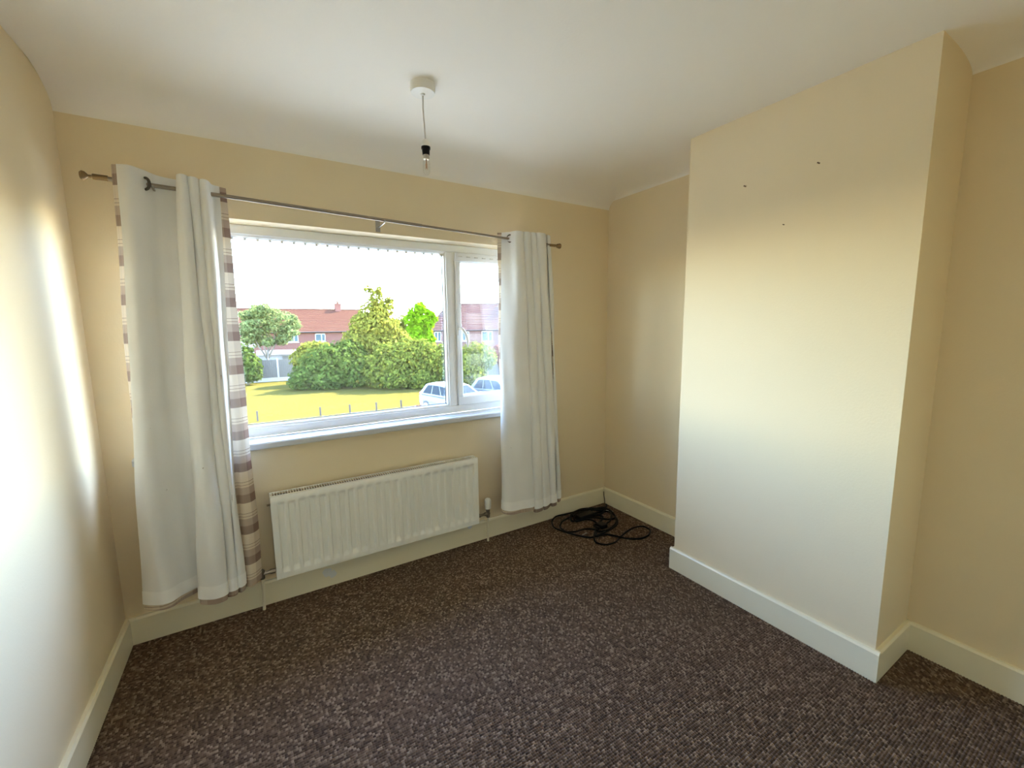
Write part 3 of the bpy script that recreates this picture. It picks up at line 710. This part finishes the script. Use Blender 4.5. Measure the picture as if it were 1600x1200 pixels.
tree('round_headed_tree', 'round-headed pale green tree standing behind the garden fence at left', 418, 38.6, rb,
     8500, .12, M['leaf_pale'], 23,
     [([(0, 0, -.1), (0, 0, 1.8), (.1, 0, 2.6)], [.13, .10, .08]), ([(0, 0, 1.8), (-.5, 0, 2.8), (-1.2, 0, 4.6)], [.08, .06, .03]), ([(.05, 0, 1.9), (.6, 0, 2.9), (1.5, 0, 4.6)], [.08, .06, .03]), ([(.1, 0, 2.5), (.1, .2, 5.2)], [.07, .03]), ([(0, 0, 1.9), (-.2, -.2, 3), (-.5, -.3, 5)], [.06, .05, .02]), ([(.1, 0, 2.4), (.7, .2, 3.6), (.8, .2, 5)], [.06, .05, .02])])

# far backdrop greenery between the houses
tree('far_tree', 'hazy green tree behind the lime tree, far between the houses', 640, 60,
     [(640, 505, 60, 2.4, 1.5, 1.4), (615, 515, 60, 2.4, 1.5, 1.6), (660, 520, 60, 2.4, 1.5, 1.8), (640, 530, 60, 3.2, 1.5, 2)], 4000, .25, M['leaf_mid'], 24, [([(0, 0, -.1), (0, 0, 3)], [.2, .1])])

# lawn posts
post_m = plain('weathered_post', (0.056, 0.044, 0.037), .9, var=.2, spec=0)
ordn = ['leftmost short wooden post standing at the near edge of the lawn', 'second short wooden post from the left at the lawn edge',
        'middle one of the five short wooden posts at the lawn edge', 'fourth short wooden post from the left at the lawn edge', 'rightmost short wooden post at the lawn edge, nearest the parked car']
for i, (x, y, h) in enumerate(((.703, 20.5, .50), (3.37, 20.12, .46), (4.72, 19.92, .47), (5.96, 19.60, .50), (7.235, 19.55, .50))):
    o = MB().prism([(-.035, -.035), (.035, -.035), (.035, .035), (-.035, .035)], 'z', -.05, h-.03).add([(-.035, -.035, h-.03), (.035, -.035, h-.03), (.035, .035, h-.03), (-.035, .035, h-.03), (0, 0, h)], [(0,1,4),(1,2,4),(2,3,4),(3,0,4)]).build('lawn_post', post_m, loc=(x, y, GZ))
    tag(o, ordn[i], 'post', 'short posts along the lawn edge')

# fences
def board_mat():
    m, nt, b = new_mat('grey_fence_boards'); v = coords(nt)
    br = N(nt, 'ShaderNodeTexWave', wave_type='BANDS', bands_direction='X'); br.inputs['Scale'].default_value = 2.2; nt.links.new(v, br.inputs[0])
    f = noise(nt, coords(nt, (6, 6, .6)), 3, 4)
    c = mixc(nt, f, (.074, .067, .056), (.111, .098, .083)); c = mixc(nt, ramp(nt, br.outputs[0], [(0, (1,1,1)), (.08, (0,0,0))]), c, (.037, .031, .028))
    nt.links.new(c, b.inputs['Base Color']); b.inputs['Roughness'].default_value = .9; b.inputs['Specular IOR Level'].default_value = 0; return m
M['boards'] = board_mat(); M['concrete'] = plain('concrete_post', (0.241, 0.231, 0.222), .9, var=.12, vscale=6, spec=0)
def fence(label, p0, p1, n, h):
    p0, p1 = Vector((*p0, GZ)), Vector((*p1, GZ)); d = (p1-p0); L = d.length; a = math.atan2(d.y, d.x)
    t = empty('garden_fence', p0, label, 'fence', rz=a); w = L/n
    for k in range(n+1):
        MB().box(-.06, .06, -.06, .06, -.1, h+.12).build('fence_post', M['concrete'], t, bevel=.01, loc=(k*w, 0, 0))
    pm = gm = None
    for k in range(n):
        if pm is None:
            pm = MB().box(.07, w-.07, -.02, .02, .32, h).box(.07, w-.07, -.03, .03, h, h+.035).build('fence_panel', M['boards'], t)
            gm = MB().box(.06, w-.06, -.025, .025, -.05, .31).build('gravel_board', M['concrete'], t)
        else:
            for src in (pm, gm):
                c = src.copy(); C.objects.link(c); c.parent = t; c.location = (k*w, 0, 0)
fence('grey boarded garden fence with concrete posts under the round-headed tree', (-2.6, 37.9), (6.0, 37.6), 5, 1.75)
fence('short run of grey fence behind the parked cars at far right', (17.2, 28.4), (22.6, 26.6), 3, 1.75)

# houses
def brick_mat(name, c1, c2, mortar):
    c1, c2, mortar = oc(c1, c2, mortar)
    m, nt, b = new_mat(name); tc = N(nt, 'ShaderNodeTexCoord'); sp = N(nt, 'ShaderNodeSeparateXYZ'); nt.links.new(tc.outputs['Object'], sp.inputs[0])
    cb = N(nt, 'ShaderNodeCombineXYZ'); nt.links.new(math_(nt, 'ADD', sp.outputs[0], sp.outputs[1]), cb.inputs[0]); nt.links.new(sp.outputs[2], cb.inputs[1])
    br = N(nt, 'ShaderNodeTexBrick'); nt.links.new(cb.outputs[0], br.inputs['Vector']); br.inputs['Scale'].default_value = 1
    br.inputs['Brick Width'].default_value = .235; br.inputs['Row Height'].default_value = .075; br.inputs['Mortar Size'].default_value = .008
    br.inputs['Color1'].default_value = (*c1, 1); br.inputs['Color2'].default_value = (*c2, 1); br.inputs['Mortar'].default_value = (*mortar, 1)
    big = noise(nt, tc.outputs['Object'], 1.1, 4)
    nt.links.new(mixc(nt, math_(nt, 'MULTIPLY', big, .5), br.outputs[0], c2), b.inputs['Base Color']); b.inputs['Roughness'].default_value = .9; b.inputs['Specular IOR Level'].default_value = 0; return m
def tile_mat(name, c1, c2, gap):
    c1, c2, gap = oc(c1, c2, gap)
    m, nt, b = new_mat(name); tc = N(nt, 'ShaderNodeTexCoord'); sp = N(nt, 'ShaderNodeSeparateXYZ'); nt.links.new(tc.outputs['Object'], sp.inputs[0])
    f = noise(nt, tc.outputs['Object'], 1.6, 5, .7); f2 = noise(nt, tc.outputs['Object'], 9, 2)
    c = mixc(nt, f, c1, c2); c = mixc(nt, math_(nt, 'MULTIPLY', f2, .3), c, gap)
    nt.links.new(c, b.inputs['Base Color']); b.inputs['Roughness'].default_value = .85; b.inputs['Specular IOR Level'].default_value = 0; return m
M['brickL'] = brick_mat('red_brick', (.085, .030, .024), (.11, .042, .032), (.11, .085, .075))
M['brickR'] = brick_mat('mauve_brick', (.070, .034, .032), (.095, .048, .043), (.10, .080, .075))
M['tileL'] = tile_mat('orange_roof_tile', (.052, .022, .015), (.070, .033, .024), (.030, .014, .010))
M['tileR'] = tile_mat('brown_red_roof_tile', (.052, .028, .024), (.072, .041, .035), (.028, .016, .014))
M['hpane'] = plain('dark_house_pane', (0.031, 0.050, 0.056), .3, var=.3, vscale=1.5, spec=.1)
M['hframe'] = plain('house_window_frame', (0.278, 0.296, 0.296), .4, spec=.1)
M['gutter'] = plain('dark_gutter', (0.028, 0.028, 0.028), .5, spec=0)
def house(name, label, loc, rz, Lx, D, zg, ze, zr, hip0, hip1, brick, tile, windows, chimneys, aerials=()):
    """front wall on local y=0 facing -y, local x 0..Lx; heights relative to loc"""
    t = empty(name, loc, label, 'house', 'brick houses beyond the gardens', rz)
    MB().box(0, Lx, 0, D, zg, ze).build('wall', brick, t)
    # roof as overlapping tile courses on each slope
    ov = .35; rows = 16
    A = np.array([(-ov, -ov, ze-.12), (Lx+ov, -ov, ze-.12), (Lx+ov, D+ov, ze-.12), (-ov, D+ov, ze-.12)]); R0 = np.array((hip0, D/2, zr)); R1 = np.array((Lx-hip1, D/2, zr))
    roof = MB()
    roof.add([A[0], A[1], A[2], A[3], R0-(0, 0, .06), R1-(0, 0, .06)], [(0, 1, 5, 4), (2, 3, 4, 5), (1, 2, 5), (3, 0, 4), (0, 3, 2, 1)])
    ro = roof.build('roof', tile, t)
    for (a, b, c, d) in ((A[0], A[1], R1, R0), (A[2], A[3], R0, R1), (A[1], A[2], R1, R1), (A[3], A[0], R0, R0)):
        nrm = np.cross(b-a, d-a); nrm = nrm/np.linalg.norm(nrm)
        if nrm[2] < 0: nrm = -nrm
        cs = MB()
        for k in range(rows):
            t0, t1 = k/rows, min(1, (k+1.15)/rows)
            p, q = a+(d-a)*t0, b+(c-b)*t0; r_, s_ = b+(c-b)*t1, a+(d-a)*t1
            cs.add([p+nrm*.075, q+nrm*.075, r_+nrm*.02, s_+nrm*.02, p, q], [(0, 1, 2, 3), (4, 5, 1, 0)])
        cs.build('tile_courses', tile, ro)['kind'] = 'stuff'
    MB().tube([tuple(R0+(0, 0, .03)), tuple(R1+(0, 0, .03))], .11, 8).build('ridge', tile, t)
    MB().tube([(-ov, -ov-.05, ze-.12), (Lx+ov, -ov-.05, ze-.12)], .07, 8).build('gutter', M['gutter'], t)
    for (x0, x1, z0, z1, split) in windows:
        fr = MB().box(x0, x1, -.04, .02, z0, z0+.09).box(x0, x1, -.04, .02, z1-.09, z1).box(x0, x0+.08, -.04, .02, z0, z1).box(x1-.08, x1, -.04, .02, z0, z1)
        xm = x0+(x1-x0)*split; fr.box(xm-.05, xm+.05, -.04, .02, z0, z1).box(x0-.06, x1+.06, -.10, .02, z0-.08, z0)
        f_ = fr.build('window', M['hframe'], t)
        for a, b in ((x0+.08, xm-.05), (xm+.05, x1-.08)):
            MB().box(a, b, -.02, -.005, z0+.09, z1-.09).build('pane', M['hpane'], f_)
    for (x, wd, h) in chimneys:
        ch = MB().box(x-wd/2, x+wd/2, D/2-.4, D/2+.4, zr-.9, zr+h).box(x-wd/2-.06, x+wd/2+.06, D/2-.46, D/2+.46, zr+h, zr+h+.12).build('chimney', brick, t)
        MB().lathe([(.14, 0), (.11, .35), (.13, .37), (.10, .38)], (x, D/2, zr+h+.12), 'z', 12).build('chimney_pot', M['tileL'], ch, smooth=40)
        MB().box(x-wd/2-.12, x+wd/2+.12, D/2-.52, D/2-.39, zr-.55, zr-.28).build('flashing', M['concrete'], ch)
    for (x, h) in aerials:
        a = MB().tube([(x, D/2, zr-.3), (x, D/2, zr+h)], .03, 6).tube([(x-.5, D/2, zr+h-.1), (x+.4, D/2, zr+h-.1)], .02, 5)
        for k in range(5): a.tube([(x-.45+k*.2, D/2-.22, zr+h-.1), (x-.45+k*.2, D/2+.22, zr+h-.1)], .015, 4)
        a.build('aerial', M['gutter'], t)
    return t
# left terrace: front wall about 56 m away, facing the window
xl = at(340, 520, 56)[0]; xr = at(575, 520, 56)[0]
def zat(px, py, Y): return float(at(px, py, Y)[2])
wl = []
for (pa, pb, ya, yb, sp) in ((449, 466, 522, 535, .6), (492.5, 508.5, 521.5, 533.5, .62), (380, 395, 522, 534, .5)):
    wl.append((float(at(pa, 528, 56)[0]-xl), float(at(pb, 528, 56)[0]-xl), zat(pa, yb, 56), zat(pa, ya, 56), sp))
chx = float(at(528, 487, 60)[0]-xl)
house('terrace_house', 'long red brick house with orange tiled roof behind the left trees', (xl, 56, 0), 0, xr-xl, 8.0, -3.6, zat(470, 519, 56)+.1, zat(500, 484, 60),
      0, 0, M['brickL'], M['tileL'], wl, [(chx, .75, .75)], [(float(at(389, 484, 60)[0]-xl), 1.0), (float(at(432, 484, 60)[0]-xl), .7)])
# right house: turned towards the window, near end on the right
hl = at(668, 517, 50); hz_e = float(hl[2]); RZ = math.radians(-24)
ux = np.array([math.cos(RZ), math.sin(RZ)])
def along(px):
    d = ray(px, 517); A_ = np.array([[d[0], -ux[0]], [d[1], -ux[1]]]); s = np.linalg.solve(A_, np.array([hl[0]-CAM[0], hl[1]-CAM[1]])); return float(s[1]), float(s[0])
def zalong(px, py):
    s, tt = along(px); return float((CAM+ray(px, py)*tt)[2])
wr = []
for (pa, pb, ya, yb, sp) in ((678.5, 689, 518.5, 533.5, .5), (722, 733, 518, 533, .5), (752.5, 769.5, 517.5, 533.5, .6)):
    wr.append((along(pa)[0], along(pb)[0], zalong(pa, yb), zalong(pa, ya), sp))
LXR = along(835)[0]
house('hipped_house', 'mauve brick house with hipped brown-red tiled roof right of the mullion', (float(hl[0]), float(hl[1]), 0), RZ, LXR, 8.0, -3.6, hz_e+.12, hz_e+3.55,
      2.6, 2.6, M['brickR'], M['tileR'], wr, [(along(712)[0], .8, 1.0), (along(800)[0], .8, 1.0)])

# lean-to and white shed roofs behind the left fence
def shed(label, px0, px1, py_top, py_eave, Y, wallm, roofm):
    a, b = at(px0, py_eave, Y), at(px1, py_eave, Y); zt = zat(px0, py_top, Y+1.2); L = b[0]-a[0]; ze = a[2]
    t = empty('garden_shed', (a[0], Y, GZ), label, 'shed')
    MB().box(0, L, 0, 2.4, -.1, ze-GZ).build('wall', wallm, t)
    h0, h1 = ze-GZ, zt-GZ
    MB().prism([(-.15, h0-.02), (1.2, h1), (2.55, h0-.02), (2.55, h0+.05), (1.2, h1+.07), (-.15, h0+.05)], 'x', -.15, L+.15).build('roof', roofm, t)
    MB().box(L*.55, L*.55+.8, -.03, 0, 0, min(1.9, h0-.1)).build('door', M['boards'], t)
wht = plain('white_felt_roof', (0.091, 0.091, 0.091), .8, spec=0); wal = plain('pale_shed_wall', (0.167, 0.159, 0.159), .8, spec=0); blu = plain('blue_grey_roof', (0.241, 0.296, 0.407), .7)
shed('long low white-roofed outbuilding showing over the garden fence', 404, 470, 549, 556, 42, wal, wht)
shed('small white-roofed shed at far left behind the dark bush', 364, 397, 535, 544, 44, wal, wht)

# cars
M['car_white'] = plain('white_car_paint', (0.098, 0.103, 0.108), .3, var=.01, spec=.1); M['car_glass'] = plain('car_glass', (0.018, 0.023, 0.028), .4, var=.1, spec=0)
M['tyre'] = plain('tyre_rubber', (0.022, 0.022, 0.022), .8); M['alloy'] = plain('alloy_wheel', (0.463, 0.463, 0.481), .3, .8)
M['lampred'] = plain('tail_lamp_red', (0.463, 0.019, 0.019), .2); M['lampclear'] = plain('head_lamp_clear', (0.740, 0.777, 0.833), .1)
def car(label, loc, rz, L=4.2, Wd=1.78, Hh=1.5, hatch=.9):
    t = empty('parked_car', loc, label, 'car', 'white cars parked on the road', rz); hw = Wd/2
    # lower body: stations from tail to nose (x, z_low, z_high, half width)
    st = [(-L/2, .42, .80, hw*.80), (-L/2+.10, .28, .98, hw*.92), (-L/2+.5, .22, 1.00, hw), (-.4, .20, .98, hw), (.5, .20, .96, hw), (L/2-1.05, .22, .92, hw), (L/2-.45, .24, .82, hw*.96), (L/2-.12, .30, .70, hw*.86), (L/2, .40, .58, hw*.72)]
    vs = []; fs = []; n = 12
    for x, z0, z1, h in st:
        zc, zr = (z0+z1)/2, (z1-z0)/2
        for k in range(n):
            a = 2*PI*(k+.5)/n; c, s_ = math.cos(a), math.sin(a)
            vs.append((x, h*math.copysign(abs(c)**.45, c), zc+zr*math.copysign(abs(s_)**.5, s_)))
    for i in range(len(st)-1):
        for k in range(n): fs.append((i*n+k, i*n+(k+1) % n, (i+1)*n+(k+1) % n, (i+1)*n+k))
    fs += [tuple(range(n)), tuple((len(st)-1)*n+k for k in range(n))]
    MB().add(vs, fs).build('body', M['car_white'], t, smooth=50)
    # cabin: roof shell with slanted glass
    xb0, xb1, xf0, xf1 = -L/2+.18, -L/2+.18+(1-hatch)*1.2+.30, L/2-1.05, L/2-1.95
    zb, zt = .93, Hh; wb, wt = hw*.96, hw*.74
    def quadpt(u, v, side):   # u 0..1 tail->nose, v 0..1 up
        xa = xb0+(xf0-xb0)*u; xt = xb1+(xf1-xb1)*u
        return (xa+(xt-xa)*v, side*(wb+(wt-wb)*v), zb+(zt-zb)*v+.06*v*math.sin(PI*u))
    us = np.linspace(0, 1, 9); vs = []; fs = []
    ring = []
    for u in us:
        ring.append([quadpt(u, 0, 1), quadpt(u, .5, 1), quadpt(u, .92, 1), (quadpt(u, 1, 0)[0], wt*.86, quadpt(u, 1, 0)[2]), (quadpt(u, 1, 0)[0], 0, quadpt(u, 1, 0)[2]+.03), (quadpt(u, 1, 0)[0], -wt*.86, quadpt(u, 1, 0)[2]), quadpt(u, .92, -1), quadpt(u, .5, -1), quadpt(u, 0, -1)])
    k = 9
    for r_ in ring: vs += r_
    for i in range(len(us)-1):
        for j in range(k-1): fs.append((i*k+j, i*k+j+1, (i+1)*k+j+1, (i+1)*k+j))
    fs += [tuple(range(k)), tuple((len(us)-1)*k+j for j in range(k))]
    cab = MB().add(vs, fs).build('cabin', M['car_white'], t, smooth=35)
    for side in (1, -1):
        for (u0, u1) in ((.10, .34), (.37, .62), (.65, .93)):
            q = [np.array(quadpt(u, v, side))+np.array((0, side*o, 0)) for o in (.004, .012) for (u, v) in ((u0, .12), (u1, .12), (min(u1, .90) if u1 < .9 else .93, .84), (u0+(.03 if u0 < .2 else 0), .84))]
            MB().add(q, [(0,1,2,3),(4,5,6,7),(0,1,5,4),(1,2,6,5),(2,3,7,6),(3,0,4,7)]).build('side_window', M['car_glass'], cab)
    for (u, off, nm) in ((1, .012, 'windscreen'), (0, -.012, 'rear_window')):
        q = []
        for o in (.2, 1.0):
            for (v, s_) in ((.10, .88), (.10, -.88), (.90, -.86), (.90, .86)):
                p = quadpt(u, v, s_); q.append((p[0]+off*o, p[1], p[2]+abs(off)*o*.5))
        MB().add(q, [(0,1,2,3),(4,5,6,7),(0,1,5,4),(1,2,6,5),(2,3,7,6),(3,0,4,7)]).build(nm, M['car_glass'], cab)
    for sx in (-L*.31, L*.31):
        for side in (1, -1):
            wgt = MB().lathe([(.20, -.10), (.30, -.10), (.32, -.07), (.32, .07), (.30, .10), (.20, .10)], (sx, side*(hw-.10), .32), 'y', 20).build('wheel', M['tyre'], t, smooth=40)
            MB().lathe([(.20, -.105), (.06, -.108), (.05, -.112), (.05, .112), (.06, .108), (.20, .105)], (sx, side*(hw-.10), .32), 'y', 14).build('hub', M['alloy'], wgt, smooth=40)
    for side in (1, -1):
        MB().box(L/2-.32, L/2-.10, side*hw*.62-.16, side*hw*.62+.16, .62, .74).build('head_lamp', M['lampclear'], t, bevel=.02)
        MB().box(-L/2+.02, -L/2+.14, side*hw*.72-.10, side*hw*.72+.10, .70, .98).build('tail_lamp', M['lampred'], t, bevel=.02)
        MB().box(L/2-1.30, L/2-1.16, side*(hw+.02)-.07, side*(hw+.02)+.07, .96, 1.08).build('door_mirror', M['car_white'], t, bevel=.02)
    return t
zc = GZ-.02
def park(label, px, Yrear, deg, L, Wd, Hh):
    hd_ = math.radians(deg); hv = np.array((math.cos(hd_), math.sin(hd_)))
    r_ = at(px, 610, Yrear); c_ = np.array((r_[0], r_[1]))+hv*L/2
    car(label, (float(c_[0]), float(c_[1]), zc), hd_, L, Wd, Hh)
park('pale white estate car nearest the lawn, seen left of the mullion', 673, 18.9, -76, 4.2, 1.76, 1.45)
park('white hatchback parked beyond the casement pane', 744, 19.0, -66, 3.9, 1.74, 1.50)
park('white car partly hidden behind the right curtain, farthest of the three', 786, 22.4, -62, 4.2, 1.78, 1.60)
